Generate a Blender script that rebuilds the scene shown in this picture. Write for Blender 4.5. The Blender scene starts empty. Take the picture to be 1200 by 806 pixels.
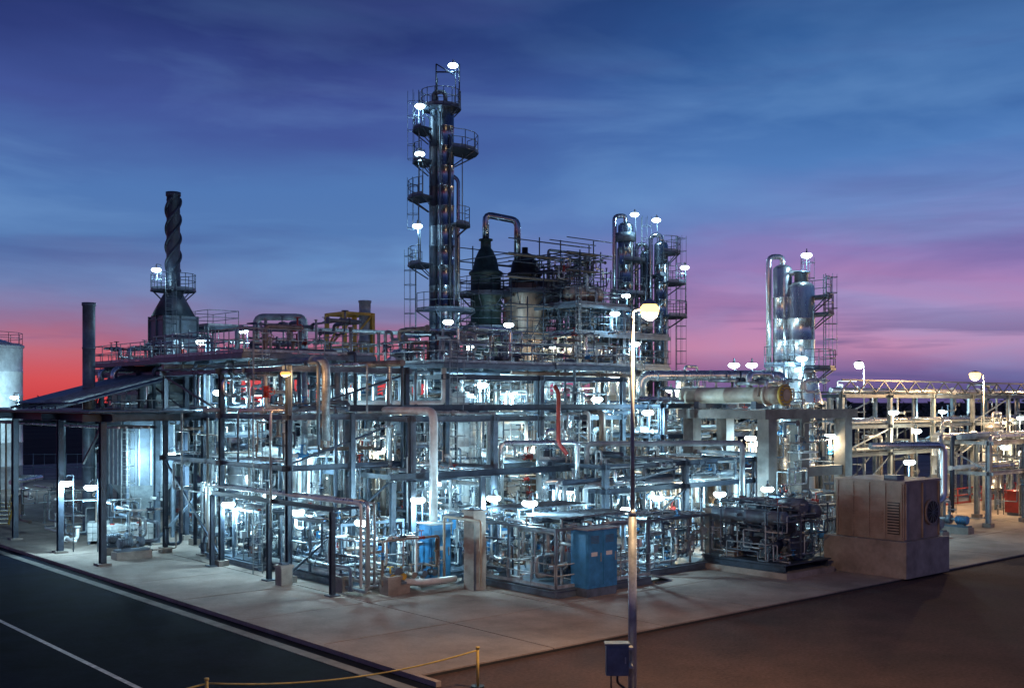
import bpy, math, random
from mathutils import Vector, Matrix
R = random.Random(11)
rnd = R.uniform
S = bpy.context.scene
S.view_settings.view_transform = 'Standard'
S.view_settings.look = 'None'
S.view_settings.exposure = 0
ROT = math.radians(41)
CU, SU = math.cos(ROT), math.sin(ROT)
C0 = (-2.5, 30.0)

# ---------------------------------------------------------------- materials
def M(name, col, rough=.5, metal=0., var=.25, scale=2.5, bump=0., col2=None, streak=False, spec=None, fine=0.):
    m = bpy.data.materials.new(name); m.use_nodes = True
    n = m.node_tree.nodes; l = m.node_tree.links
    b = n['Principled BSDF']
    tc = n.new('ShaderNodeTexCoord'); mp = n.new('ShaderNodeMapping')
    l.new(tc.outputs['Object'], mp.inputs[0])
    if streak: mp.inputs['Scale'].default_value = (1, 1, .15)
    nz = n.new('ShaderNodeTexNoise'); nz.inputs['Scale'].default_value = scale
    nz.inputs['Detail'].default_value = 6; nz.inputs['Roughness'].default_value = .65
    l.new(mp.outputs[0], nz.inputs['Vector'])
    r = n.new('ShaderNodeValToRGB')
    r.color_ramp.elements[0].position = .32; r.color_ramp.elements[1].position = .68
    c2 = col2 if col2 else tuple(c*(1-var*1.6) for c in col)
    r.color_ramp.elements[0].color = (*c2, 1)
    r.color_ramp.elements[1].color = (*[min(1, c*(1+var*.5)) for c in col], 1)
    l.new(nz.outputs[0], r.inputs[0]); out = r.outputs[0]
    if fine:
        n3 = n.new('ShaderNodeTexNoise'); n3.inputs['Scale'].default_value = 9; n3.inputs['Detail'].default_value = 8; n3.inputs['Roughness'].default_value = .75
        l.new(tc.outputs['Object'], n3.inputs['Vector'])
        m3 = n.new('ShaderNodeMapRange'); m3.inputs['From Min'].default_value = .3; m3.inputs['From Max'].default_value = .7
        m3.inputs['To Min'].default_value = 1-fine; m3.inputs['To Max'].default_value = 1+fine*.6; l.new(n3.outputs[0], m3.inputs[0])
        mm = n.new('ShaderNodeVectorMath'); mm.operation = 'SCALE'; l.new(out, mm.inputs[0]); l.new(m3.outputs[0], mm.inputs['Scale']); out = mm.outputs[0]
    l.new(out, b.inputs['Base Color'])
    mr = n.new('ShaderNodeMapRange'); mr.inputs['To Min'].default_value = max(.05, rough-.12)
    mr.inputs['To Max'].default_value = min(1, rough+.12)
    l.new(nz.outputs[0], mr.inputs[0]); l.new(mr.outputs[0], b.inputs['Roughness'])
    b.inputs['Metallic'].default_value = metal
    if spec is not None: b.inputs['Specular IOR Level'].default_value = spec
    if bump:
        n2 = n.new('ShaderNodeTexNoise'); n2.inputs['Scale'].default_value = scale*12
        n2.inputs['Detail'].default_value = 5
        l.new(tc.outputs['Object'], n2.inputs['Vector'])
        bp = n.new('ShaderNodeBump'); bp.inputs['Strength'].default_value = bump
        bp.inputs['Distance'].default_value = .02
        l.new(n2.outputs[0], bp.inputs['Height']); l.new(bp.outputs[0], b.inputs['Normal'])
    return m
def EM(name, col, st):
    m = bpy.data.materials.new(name); m.use_nodes = True
    n = m.node_tree.nodes
    b = n['Principled BSDF']; b.inputs['Base Color'].default_value = (.5, .5, .5, 1)
    b.inputs['Emission Color'].default_value = (*col, 1); b.inputs['Emission Strength'].default_value = st
    try: m.cycles.emission_sampling = 'NONE'
    except Exception: pass
    return m
galv = M('galvanised_steel', (.43, .48, .51), .42, .35, .35, 3)
clad = M('aluminium_cladding', (.64, .67, .70), .28, .8, .22, 1.5, streak=True)
cladb = M('stainless_column_steel', (.30, .35, .43), .26, .94, .35, 1.2, streak=True)
pipeg = M('pipe_grey_paint', (.34, .40, .44), .4, .1, .3, 2)
white = M('white_paint', (.70, .73, .73), .38, 0, .2, 2)
dark = M('dark_blue_steel', (.050, .072, .11), .45, .2, .3, 2)
mid = M('mid_blue_grey_steel', (.13, .175, .23), .45, .15, .3, 2)
blk = M('black_steel', (.02, .022, .026), .45, .4, .3, 3)
conc = M('concrete', (.32, .28, .25), .85, 0, .25, 1.5, .4)
concd = M('concrete_weathered', (.20, .19, .18), .85, 0, .3, 1.2, .4)
slab = M('concrete_slab', (.36, .295, .255), .85, 0, .35, .30, .35, col2=(.19, .155, .138), spec=.25, fine=.18)
jointm = M('slab_joint', (.03, .03, .03), .9)
asph = M('asphalt_blue', (.012, .017, .032), .95, 0, .4, .5, .4, spec=.04, fine=.3)
asphr = M('asphalt_brown', (.092, .060, .056), .9, 0, .4, .35, .7, col2=(.058, .040, .038), spec=.12, fine=.5)
soil = M('dark_ground', (.03, .03, .03), .95, 0, .4, .05, spec=.05)
paint = M('road_paint', (.6, .6, .58), .6, 0, .35, 4)
blue = M('blue_paint', (.05, .27, .56), .4, .1, .25, 2)
tan = M('tan_paint', (.34, .27, .22), .5, .1, .22, 1.5, .1)
cream = M('cream_paint', (.55, .50, .40), .45, .0, .25, 1.5)
yel = M('yellow_paint', (.60, .38, .05), .45, 0, .25, 3)
red = M('red_paint', (.34, .035, .03), .4, 0, .25, 3)
grn = M('dark_green_insulation', (.025, .055, .06), .55, .3, .4, 3)
brn = M('weathered_cladding', (.33, .27, .23), .45, .4, .35, 2.5, streak=True)
leaf = M('dark_foliage', (.03, .045, .03), .9, 0, .4, 3)
rope = M('yellow_rope', (.7, .5, .12), .6)
lampw = EM('lamp_lens_white', (.74, .95, 1.0), 9)
lampy = EM('lamp_lens_sodium', (1, .60, .18), 3.2)
lampo = EM('lamp_lens_amber', (1, .36, .05), 2.0)
STL = [galv, pipeg, clad, white, galv, mid, clad, pipeg, dark, brn, mid]

# ---------------------------------------------------------------- builder
class B:
    def __init__(s, name, loc=None, rot=0., plant=False):
        s.name = name; s.V = []; s.F = []; s.I = []; s.S = []; s.m = []
        if plant: s.loc = (C0[0], C0[1], 0); s.rot = ROT
        else: s.loc = loc or (0, 0, 0); s.rot = rot
    def mi(s, m):
        if m not in s.m: s.m.append(m)
        return s.m.index(m)
    def face(s, idx, m, sm=False):
        s.F.append(idx); s.I.append(s.mi(m)); s.S.append(sm)
    def box(s, c, d, m, rz=0.):
        x, y, z = c; a, b, h = d[0]/2, d[1]/2, d[2]/2; k = len(s.V)
        cr, sr = math.cos(rz), math.sin(rz)
        for dz in (-h, h):
            for dx, dy in ((-a, -b), (a, -b), (a, b), (-a, b)):
                s.V.append((x+dx*cr-dy*sr, y+dx*sr+dy*cr, z+dz))
        for f in ((3, 2, 1, 0), (4, 5, 6, 7), (0, 1, 5, 4), (1, 2, 6, 5), (2, 3, 7, 6), (3, 0, 4, 7)):
            s.face(tuple(k+i for i in f), m)
    def bx(s, x0, x1, y0, y1, z0, z1, m):
        s.box(((x0+x1)/2, (y0+y1)/2, (z0+z1)/2), (x1-x0, y1-y0, z1-z0), m)
    def ob(s, p, q, w, h, m, off=(0, 0)):
        p = Vector(p); q = Vector(q); d = (q-p)
        if d.length < 1e-4: return
        d.normalize(); up = Vector((0, 0, 1)) if abs(d.z) < .95 else Vector((0, 1, 0))
        sd = d.cross(up).normalized(); up = sd.cross(d)
        k = len(s.V)
        for e in (p, q):
            for i, j in ((-1, -1), (1, -1), (1, 1), (-1, 1)):
                s.V.append(tuple(e+sd*(i*w/2+off[0])+up*(j*h/2+off[1])))
        for f in ((0, 1, 2, 3), (7, 6, 5, 4), (0, 4, 5, 1), (1, 5, 6, 2), (2, 6, 7, 3), (3, 7, 4, 0)):
            s.face(tuple(k+i for i in f), m)
    def ib(s, p, q, w, h, m):
        t = max(.02, h*.1)
        s.ob(p, q, .03, h-2*t, m)
        s.ob(p, q, w, t, m, (0, h/2-t/2)); s.ob(p, q, w, t, m, (0, -h/2+t/2))
    def sweep(s, P, r, m, seg=8, rs=None, closed=False):
        n = len(P); k = len(s.V); N = None
        for i, p in enumerate(P):
            if closed: t = P[(i+1) % n]-P[i-1]
            else: t = P[min(i+1, n-1)]-P[max(i-1, 0)]
            if t.length < 1e-6: t = Vector((0, 0, 1))
            t.normalize()
            if N is None:
                N = t.cross(Vector((0, 0, 1)) if abs(t.z) < .9 else Vector((1, 0, 0))).normalized()
            else:
                N = (N-t*N.dot(t))
                N = N.normalized() if N.length > 1e-5 else t.orthogonal().normalized()
            Bn = t.cross(N); rr = rs[i] if rs else r
            for j in range(seg):
                a = 2*math.pi*j/seg
                s.V.append(tuple(p+N*(rr*math.cos(a))+Bn*(rr*math.sin(a))))
        for i in range(n if closed else n-1):
            i2 = (i+1) % n
            for j in range(seg):
                j2 = (j+1) % seg
                s.face((k+i*seg+j, k+i*seg+j2, k+i2*seg+j2, k+i2*seg+j), m, True)
        if not closed:
            s.face(tuple(k+j for j in reversed(range(seg))), m)
            s.face(tuple(k+(n-1)*seg+j for j in range(seg)), m)
    def cyl(s, p, q, r, m, seg=10, r2=None):
        s.sweep([Vector(p), Vector(q)], r, m, seg, [r, r if r2 is None else r2])
    def pipe(s, pts, r, m, seg=8, bend=2.2):
        P = [Vector(p) for p in pts]; out = [P[0]]
        for i in range(1, len(P)-1):
            d1 = P[i]-P[i-1]; d2 = P[i+1]-P[i]; L1, L2 = d1.length, d2.length
            if L1 < 1e-4 or L2 < 1e-4: continue
            d1.normalize(); d2.normalize()
            L = min(bend*r, L1*.48, L2*.48)
            a = P[i]-d1*L; c = P[i]+d2*L
            for t in (0, .25, .5, .75, 1):
                out.append(a*(1-t)**2+P[i]*2*t*(1-t)+c*t*t)
        out.append(P[-1]); s.sweep(out, r, m, seg)
    def lathe(s, c, prof, m, seg=24, ax=(0, 0, 1)):
        c = Vector(c); q = Vector((0, 0, 1)).rotation_difference(Vector(ax).normalized())
        k = len(s.V); n = len(prof)
        for r, z in prof:
            for j in range(seg):
                a = 2*math.pi*j/seg
                s.V.append(tuple(c+q @ Vector((max(r, .001)*math.cos(a), max(r, .001)*math.sin(a), z))))
        for i in range(n-1):
            for j in range(seg):
                j2 = (j+1) % seg
                s.face((k+i*seg+j, k+i*seg+j2, k+(i+1)*seg+j2, k+(i+1)*seg+j), m, True)
        s.face(tuple(k+j for j in reversed(range(seg))), m)
        s.face(tuple(k+(n-1)*seg+j for j in range(seg)), m)
    def wheel(s, c, r, m, ax='z'):
        c = Vector(c); P = []
        for i in range(10):
            a = i*math.pi/5
            u, v = r*math.cos(a), r*math.sin(a)
            P.append(c+Vector({'z': (u, v, 0), 'x': (0, u, v), 'y': (u, 0, v)}[ax]))
        s.sweep(P, r*.12, m, 5, closed=True)
        s.cyl(P[0], P[5], r*.08, m, 4)
    def valve(s, c, r, ax, m=None):
        m = m or R.choice([mid, galv, pipeg, mid, galv, blue, mid, dark, mid, brn, mid, dark, red]); c = Vector(c)
        d = Vector({'x': (1, 0, 0), 'y': (0, 1, 0), 'z': (0, 0, 1)}[ax])
        for o in (-1, 1): s.cyl(c+d*o*r*2.2, c+d*o*(r*2.2+.05), r*1.9, m, 8)
        s.cyl(c-d*r*2.2, c+d*r*2.2, r*1.35, m, 8)
        up = Vector((0, 0, 1)) if ax != 'z' else Vector((0, -1, 0))
        s.cyl(c, c+up*(r*4+.12), r*.5, m, 6)
        s.wheel(c+up*(r*4+.12), max(.1, r*1.8), m, 'z' if ax != 'z' else 'y')
    def rail(s, pts, h=1.05, m=None, step=1.3, r=.024):
        m = m or galv; P = [Vector(p) for p in pts]
        for i in range(len(P)-1):
            a, b = P[i], P[i+1]; L = (b-a).length; n = max(1, int(L/step))
            for k in range(n+1):
                p = a.lerp(b, k/n); s.cyl(p, p+Vector((0, 0, h)), r, m, 5)
            for hh in (h, h*.55): s.cyl(a+Vector((0, 0, hh)), b+Vector((0, 0, hh)), r, m, 5)
            s.ob(a+Vector((0, 0, .08)), b+Vector((0, 0, .08)), .012, .12, m)
    def ladder(s, x, y, z0, z1, ang=0., cage=True, m=None):
        m = m or galv; c, sn = math.cos(ang), math.sin(ang)
        def T(u, v, z): return Vector((x+u*c-v*sn, y+u*sn+v*c, z))
        for u in (-.22, .22): s.cyl(T(u, 0, z0), T(u, 0, z1+1), .025, m, 5)
        z = z0+.3
        while z < z1+.9: s.cyl(T(-.22, 0, z), T(.22, 0, z), .014, m, 4); z += .32
        if cage:
            z = z0+2.2
            while z < z1+1:
                s.pipe([T(-.22, 0, z), T(-.36, -.35, z), T(-.2, -.7, z), T(.2, -.7, z), T(.36, -.35, z), T(.22, 0, z)], .018, m, 4)
                z += .9
            if z1 > z0+2.6:
                for u, v in ((-.36, -.35), (0, -.71), (.36, -.35)):
                    s.cyl(T(u, v, z0+2.2), T(u, v, z1+1), .014, m, 4)
    def deck(s, x0, x1, y0, y1, z, m=None, rails='nsew', rm=None):
        m = m or mid
        s.bx(x0, x1, y0, y1, z-.06, z, m)
        for a, b in (((x0, y0), (x1, y0)), ((x0, y1), (x1, y1)), ((x0, y0), (x0, y1)), ((x1, y0), (x1, y1))):
            s.ob((*a, z-.16), (*b, z-.16), .08, .19, m)
        i = .07
        if 's' in rails: s.rail([(x0+i, y0+i, z), (x1-i, y0+i, z)], m=rm)
        if 'n' in rails: s.rail([(x0+i, y1-i, z), (x1-i, y1-i, z)], m=rm)
        if 'w' in rails: s.rail([(x0+i, y0+i, z), (x0+i, y1-i, z)], m=rm)
        if 'e' in rails: s.rail([(x1-i, y0+i, z), (x1-i, y1-i, z)], m=rm)
    def ringdeck(s, x, y, r0, r1, z, a0, a1, m=None, rm=None):
        m = m or mid; n = max(4, int((a1-a0)/25)); P = []
        k = len(s.V)
        for i in range(n+1):
            a = math.radians(a0+(a1-a0)*i/n); cs, sn = math.cos(a), math.sin(a)
            for rr, zz in ((r0, z-.12), (r1, z-.12), (r1, z), (r0, z)):
                s.V.append((x+rr*cs, y+rr*sn, zz))
            P.append((x+(r1-.05)*cs, y+(r1-.05)*sn, z))
        for i in range(n):
            for j in range(4):
                j2 = (j+1) % 4
                s.face((k+i*4+j, k+i*4+j2, k+i*4+4+j2, k+i*4+4+j), m)
        s.face((k, k+1, k+2, k+3), m); s.face(tuple(k+n*4+j for j in (3, 2, 1, 0)), m)
        s.rail(P, m=rm)
        for i in range(0, n+1, 2):
            p = P[i]; s.cyl((p[0], p[1], z-.1), (x+(p[0]-x)*r0/r1, y+(p[1]-y)*r0/r1, z-.9), .04, m, 4)
    def tangle(s, x0, x1, y0, y1, z0, z1, n, rl=(.03, .04, .06, .09), mats=None, seg=6, vp=.35):
        mats = mats or STL; lo = (x0, y0, z0); hi = (x1, y1, z1)
        for _ in range(n):
            p = [round(rnd(lo[i], hi[i])/.2)*.2 for i in range(3)]
            for i in range(3): p[i] = min(hi[i], max(lo[i], p[i]))
            P = [tuple(p)]; last = -1; r = R.choice(rl); m = R.choice(mats)
            for k in range(R.randint(3, 6)):
                ax = R.choice([i for i in (0, 1, 2, 2) if i != last]); last = ax
                d = R.choice((-1, 1))*rnd(.5, 2.8 if ax < 2 else 2.0)
                q = list(p); q[ax] = min(hi[ax], max(lo[ax], q[ax]+d))
                if abs(q[ax]-p[ax]) < .25: continue
                if R.random() < vp and abs(q[ax]-p[ax]) > .8 and r < .1:
                    c = [(p[i]+q[i])/2 for i in range(3)]; s.valve(c, r, 'xyz'[ax])
                p = q; P.append(tuple(p))
            if len(P) > 1:
                s.pipe(P, r+rnd(0, .008), m, seg)
                for e in (0, -1):
                    f = Vector(P[e]); g = Vector(P[1 if e == 0 else -2]); d = (g-f).normalized()
                    s.cyl(f, f+d*.06, r*1.8, m, 8)
    def vessel(s, x, y, z0, z1, r, m, seg=20, legs=True):
        H = z1-z0; hd = r*.5; zl = z0+(min(1.2, H*.25) if legs else 0)
        prof = [(.02, zl-hd*0)] if not legs else [(.05, zl-hd*.6)]
        for t in (25, 50, 75, 90): prof.append((r*math.sin(math.radians(t)), zl+hd-hd*math.cos(math.radians(t))))
        nb = max(1, int((z1-zl-2*hd)/1.1))
        for i in range(nb+1):
            zb = zl+hd+(z1-zl-2*hd)*i/nb
            prof += [(r, zb-.035), (r*1.02+.01, zb-.03), (r*1.02+.01, zb+.03), (r, zb+.035)]
        for t in (75, 50, 25, 8): prof.append((r*math.sin(math.radians(t)), z1-hd+hd*math.cos(math.radians(t))))
        s.lathe((x, y, 0), prof, m, seg)
        s.cyl((x, y, z1-.05), (x, y, z1+.25), .1, m, 8); s.cyl((x, y, z1+.2), (x, y, z1+.26), .17, m, 8)
        if legs:
            for a in (45, 135, 225, 315):
                cx, cy = x+r*.85*math.cos(math.radians(a)), y+r*.85*math.sin(math.radians(a))
                s.ob((cx, cy, z0), (cx, cy, zl+hd+.2), .12, .12, mid)
    def drum(s, p, q, r, m, saddles=True, zg=None):
        p = Vector(p); q = Vector(q); L = (q-p).length; d = (q-p).normalized(); hd = r*.45
        prof = [(r*.05, 0)]+[(r*math.sin(math.radians(t)), hd-hd*math.cos(math.radians(t))) for t in (25, 50, 75, 90)]
        for f in (.2, .5, .8): prof += [(r, L*f-.05), (r*1.03, L*f-.04), (r*1.03, L*f+.04), (r, L*f+.05)]
        prof += [(r*math.sin(math.radians(t)), L-hd+hd*math.cos(math.radians(t))) for t in (90, 75, 50, 25, 3)]
        s.lathe(p, prof, m, 20, d)
        if saddles:
            for f in (.25, .75):
                c = p+d*L*f; z0 = zg if zg is not None else c.z-r*1.5
                s.box((c.x, c.y, (z0+c.z-r*.6)/2), (.3 if abs(d.x) > .5 else r*1.5, .3 if abs(d.y) > .5 else r*1.5, c.z-r*.6-z0), conc if zg is not None else mid)
    def pump(s, x, y, ang=0.):
        c, sn = math.cos(ang), math.sin(ang)
        def T(u, v, z): return (x+u*c-v*sn, y+u*sn+v*c, z)
        s.box(T(0, 0, .27), (1.7, .7, .36), conc, ang)
        s.box(T(0, 0, .5), (1.55, .5, .09), mid, ang)
        s.cyl(T(-.65, 0, .85), T(0, 0, .85), .22, R.choice([blue, mid, mid]), 14)
        for i in range(6): s.cyl(T(-.6+i*.1, 0, .85), T(-.57+i*.1, 0, .85), .25, mid, 14)
        s.cyl(T(0, 0, .85), T(.3, 0, .85), .08, galv, 8)
        s.cyl(T(.3, 0, .85), T(.55, 0, .85), .26, mid, 14)
        s.pipe([T(.42, 0, .9), T(.42, 0, 1.9), T(.42, 1.0, 1.9)], .07, R.choice(STL))
        s.pipe([T(.55, 0, .85), T(1.3, 0, .85), T(1.3, 0, 1.7), T(1.3, 1.2, 1.7)], .09, R.choice(STL))
        s.valve(T(.42, 0, 1.4), .06, 'z'); s.box(T(-.3, 0, .56), (.4, .3, .12), mid, ang)
    def done(s):
        me = bpy.data.meshes.new(s.name+'_mesh'); me.from_pydata(s.V, [], s.F)
        for m in s.m: me.materials.append(m)
        me.polygons.foreach_set('material_index', s.I)
        me.polygons.foreach_set('use_smooth', s.S); me.update()
        o = bpy.data.objects.new(s.name, me); S.collection.objects.link(o)
        o.location = s.loc; o.rotation_euler = (0, 0, s.rot)
        return o

# ---------------------------------------------------------------- ground
g = B('ground'); g.V = [(-3000, -200, -.02), (3000, -200, -.02), (3000, 5000, -.02), (-3000, 5000, -.02)]
g.face((0, 1, 2, 3), soil); g.done()
def sheet(name, a0, a1, b0, b1, z, m):
    b = B(name, plant=True); b.V = [(a0, b0, z), (a1, b0, z), (a1, b1, z), (a0, b1, z)]
    b.face((0, 1, 2, 3), m); return b.done()
sheet('road', -14, -.2, -60, 160, .0, asph)
sheet('asphalt_yard', -.19, 140, -60, -.02, .0, asphr)
b = B('road_marking', plant=True)
for k in range(40):
    x0 = -30+k*5
    b.V += [(-6.2, x0, .006), (-6.05, x0, .006), (-6.05, x0+4.995, .006), (-6.2, x0+4.995, .006)]
    b.face(tuple(len(b.V)-4+i for i in range(4)), paint)
b.done()
b = B('kerb', plant=True)
for k in range(60):
    y0 = -1+k*2.0; b.bx(-.2, -.03, y0, y0+1.985, -.01, .14, slab)
b.bx(-1.0, -.62, -8, 118, -.01, .012, concd)
b.done()
b = B('concrete_pavement', plant=True)
b.bx(-.02, 125, -.01, 110, -.01, .06, jointm)
for i in range(25):
    for j in range(22):
        b.bx(i*5+.025, i*5+4.975, j*5+.025, j*5+4.975, .03, .10+.001*((i*7+j*3) % 5), slab)
b.done()
b = B('distant_tree_line')
for i in range(330):
    x = rnd(-330, 330); y = rnd(330, 420); h = rnd(6, 12)
    for k in range(26):
        a = rnd(0, 6.28); rr = rnd(0, 5.5); cx, cy, cz = x+rr*math.cos(a), y+rr*math.sin(a), rnd(0, h*(1-rr/9))
        t = rnd(.8, 2.0); v = [Vector((rnd(-t, t), rnd(-t, t), rnd(-t, t)))+Vector((cx, cy, cz)) for _ in range(3)]
        kk = len(b.V); b.V += [tuple(q) for q in v]; b.face((kk, kk+1, kk+2), leaf)
b.done()

# ---------------------------------------------------------------- racks
def rack(name, a0, a1, b0, b1, na, nb, levels, dirs, npipe=12, colm=mid, beamm=mid, drops=12, brace=.3,
         rl=(.04, .05, .06, .08, .1, .14, .18), tn=0, cw=.24):
    s = B(name, plant=True); xs = [a0+(a1-a0)*i/na for i in range(na+1)]; ys = [b0+(b1-b0)*i/nb for i in range(nb+1)]
    zt = levels[-1]
    for x in xs:
        for y in ys:
            s.ib((x, y, .3), (x, y, zt), cw, cw+.02, colm)
            s.box((x, y, .2), (.5, .5, .3), conc)
    for L in levels:
        for y in ys: s.ib((a0-.3, y, L-.16), (a1+.3, y, L-.16), .16, .24, R.choice([beamm, beamm, dark]))
        for x in xs: s.ib((x, b0-.3, L-.165), (x, b1+.3, L-.165), .14, .2, beamm)
    for i in range(na):
        for j in (0, nb):
            if R.random() < brace:
                z0 = .4
                for L in levels:
                    if R.random() < .6:
                        s.ob((xs[i], ys[j], z0), (xs[i+1], ys[j], L-.3), .08, .08, colm)
                    z0 = L
    for j in range(nb):
        for i in (0, na):
            if R.random() < brace:
                z0 = .4
                for L in levels:
                    if R.random() < .6:
                        s.ob((xs[i], ys[j], z0), (xs[i], ys[j+1], L-.3), .08, .08, colm)
                    z0 = L
    for L, d in zip(levels, dirs):
        lo, hi = (b0, b1) if d == 'a' else (a0, a1)
        s0, s1 = (a0, a1) if d == 'a' else (b0, b1)
        n = npipe; step = (hi-lo)/n
        for k in range(n):
            if R.random() < .12: continue
            c = lo+step*(k+.5)+rnd(-.06, .06); r = min(R.choice(rl), step*.42); z = L+r+.005
            e0 = s0-rnd(.2, 1.2) if R.random() < .6 else s0+rnd(0, (s1-s0)*.4)
            e1 = s1+rnd(.2, 1.2) if R.random() < .6 else s1-rnd(0, (s1-s0)*.4)
            f = (lambda t, zz: (t, c, zz)) if d == 'a' else (lambda t, zz: (c, t, zz))
            P = [f(e0, z), f(e1, z)]
            if R.random() < .55: P = [f(e0, max(.6, z-rnd(1.2, L)))]+P
            if R.random() < .55: P = P+[f(e1, max(.6, z-rnd(1.2, L)))]
            elif R.random() < .3: P = P+[f(e1, z+rnd(.4, 1.4))]
            m = R.choice(STL)
            s.pipe(P, r, m, 10 if r > .09 else 7)
            t = e0+1
            while t < e1-1:
                if R.random() < .4:
                    q = Vector(f(t, z)); dd = Vector(f(t+.05, z))-q; s.cyl(q-dd, q+dd, r*1.6, m, 8)
                t += rnd(1.5, 4)
    for k in range(drops):
        x = rnd(a0, a1); y = rnd(b0, b1); L = R.choice(levels); r = R.choice(rl[:6]); ax = R.choice(('a', 'b'))
        sh = rnd(-2.5, 2.5); m = R.choice(STL)
        P = [(x, y, .5), (x, y, L+rnd(.2, .9))]
        P.append((x+sh, y, P[1][2]) if ax == 'a' else (x, y+sh, P[1][2]))
        if R.random() < .4: P.append((P[2][0], P[2][1], max(.5, P[2][2]-rnd(1, 3))))
        s.pipe(P, r, m)
        if r < .1: s.valve((x, y, rnd(1, 2.2)), r, 'z')
    if tn:
        for (z0, z1) in zip([.3]+list(levels[:-1]), levels): s.tangle(a0, a1, b0, b1, z0+.2, z1-.2, tn)
    return s

s = rack('pipe_rack', 5.1, 11, 16, 28, 1, 2, (4.9, 7.0, 9.0), 'bab', 9, dark, mid, 14, .35, tn=19, cw=.2)
s.deck(4.6, 11.4, 19, 28.5, 9.6, mid, 'nsew'); s.ladder(5.2, 18.8, .1, 9.6, 0)
s.tangle(5.5, 11, 19.5, 28, 9.7, 11.2, 14)
s.done()
s = rack('pipe_rack', 14, 26, 17, 29, 2, 2, (4.5, 6.8, 8.8), 'aba', 14, mid, mid, 30, .6, tn=40)
s.deck(13.5, 20.5, 16.5, 23, 9.3, mid, 'nsew'); s.tangle(14, 20, 17, 22.6, 9.4, 11, 26)
s.deck(20.6, 26.6, 16.5, 29.5, 9.35, mid, 'swe'); s.tangle(21, 26, 17, 29, 9.4, 11.2, 26)
s.ladder(13.9, 16.3, .1, 9.3, 0)
s.done()
s = rack('pipe_rack', 26.5, 41, 14.5, 19, 3, 1, (4.2, 5.8, 7.4), 'aaa', 10, mid, mid, 18, .5, tn=24); s.done()
s = rack('pipe_rack', 18, 29, 10.5, 14, 2, 1, (3.6, 4.7), 'ab', 8, mid, dark, 14, .4, tn=28, rl=(.04, .06, .08, .12)); s.done()
s = rack('pipe_rack', 9.5, 14, 13.5, 29, 1, 3, (4.4, 6.9), 'bb', 9, mid, mid, 16, .4, tn=26); s.done()
s = rack('pipe_rack', 20, 44, 30, 37, 4, 1, (5, 7.5, 9.5), 'aaa', 11, mid, mid, 16, .5, tn=16)
s.deck(30, 44, 29.5, 37, 10.1, mid, 'nsew'); s.tangle(30, 44, 30, 37, 10.2, 12, 30); s.done()
s = rack('pipe_rack', 44, 84, 15, 19.5, 7, 1, (4.2, 6.0, 8.0), 'aaa', 9, pipeg, mid, 26, .6, tn=16)
for k in range(20):
    x = 44+k*2; s.ob((x, 15, 8.1), (x+1, 15, 8.8), .06, .06, dark); s.ob((x+1, 15, 8.8), (x+2, 15, 8.1), .06, .06, dark)
s.ob((44, 15, 8.85), (84, 15, 8.85), .1, .1, dark); s.done()
s = rack('pipe_rack', 8, 20, 32, 44, 2, 2, (4.6, 7.0, 9.2), 'aba', 10, dark, mid, 14, .6, tn=14)
s.deck(7.6, 20.4, 31.5, 44.5, 9.8, mid, 'nsew'); s.tangle(8, 20, 32, 44, 9.9, 11.2, 22); s.done()
s = rack('pipe_rack', 46, 74, 6.5, 9.5, 6, 1, (3.4, 5.2), 'aa', 6, pipeg, galv, 16, .3, tn=14); s.done()

def skid(a0, a1, b0, b1, h, n):
    s = B('process_skid', plant=True)
    for y in (b0, (b0+b1)/2, b1): s.ib((a0, y, .25), (a1, y, .25), .2, .28, mid)
    for i in range(5):
        x = a0+(a1-a0)*i/4; s.ib((x, b0, .247), (x, b1, .247), .16, .24, mid)
    s.bx(a0+.05, a1-.05, b0+.05, b1-.05, .40, .43, mid)
    s.tangle(a0+.2, a1-.2, b0+.2, b1-.2, .6, h, n, rl=(.025, .035, .05, .07), vp=.55)
    for k in range(int((b1-b0)*.8)):
        x = rnd(a0+.5, a1-.5); y = rnd(b0+.5, b1-.5); r = rnd(.18, .34)
        if R.random() < .6: s.vessel(x, y, .43, rnd(1.6, h), r, R.choice([clad, white, galv, pipeg]), 14)
        else: s.drum((x-.6, y, 1.1), (x+.6, y, 1.1), r, R.choice([clad, white, mid]))
    for k in range(9):
        x = rnd(a0, a1); y = R.choice([b0+.15, b1-.15, rnd(b0, b1)])
        z = rnd(1.1, 1.7); s.cyl((x, y, .4), (x, y, z), .03, galv, 5)
        s.box((x, y, z+.15), (.26, .18, .32), R.choice([white, galv, blue, pipeg]))
    for x in (a0+.1, a1-.1):
        for y in (b0+.1, (b0+b1)/2, b1-.1): s.ob((x, y, .4), (x, y, h), .09, .09, mid)
    for y in (b0+.1, b1-.1): s.ob((a0+.1, y, h-.05), (a1-.1, y, h-.05), .09, .11, mid)
    for x in (a0+.1, a1-.1): s.ob((x, b0+.15, h-.06), (x, b1-.15, h-.06), .09, .09, mid)
    return s
s = skid(10.7, 16.0, 6.0, 11.6, 2.7, 56)
s.rail([(10.8, 6.05, .43), (16, 6.05, .43)], .9, galv); s.rail([(10.75, 6.1, .43), (10.75, 11.5, .43)], .9, galv)
for y0, zz in ((6.7, 2.95), (9.2, 3.1)):
    s.bx(11.6, 15.8, y0, y0+2.0, zz, zz+.05, mid)
    for k in range(14): s.bx(11.6+k*.3, 11.66+k*.3, y0, y0+2.0, zz+.051, zz+.08, mid)
    for x in (11.8, 15.6):
        for y in (y0+.15, y0+1.85): s.ob((x, y, .43), (x, y, zz), .07, .07, galv)
s.ob((16.2, 5.9, .1), (17.1, 5.9, .1), .1, .1, mid); s.ob((16.1, 6.3, .45), (17.3, 6.3, .12), .7, .05, galv)
s.done()
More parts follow.
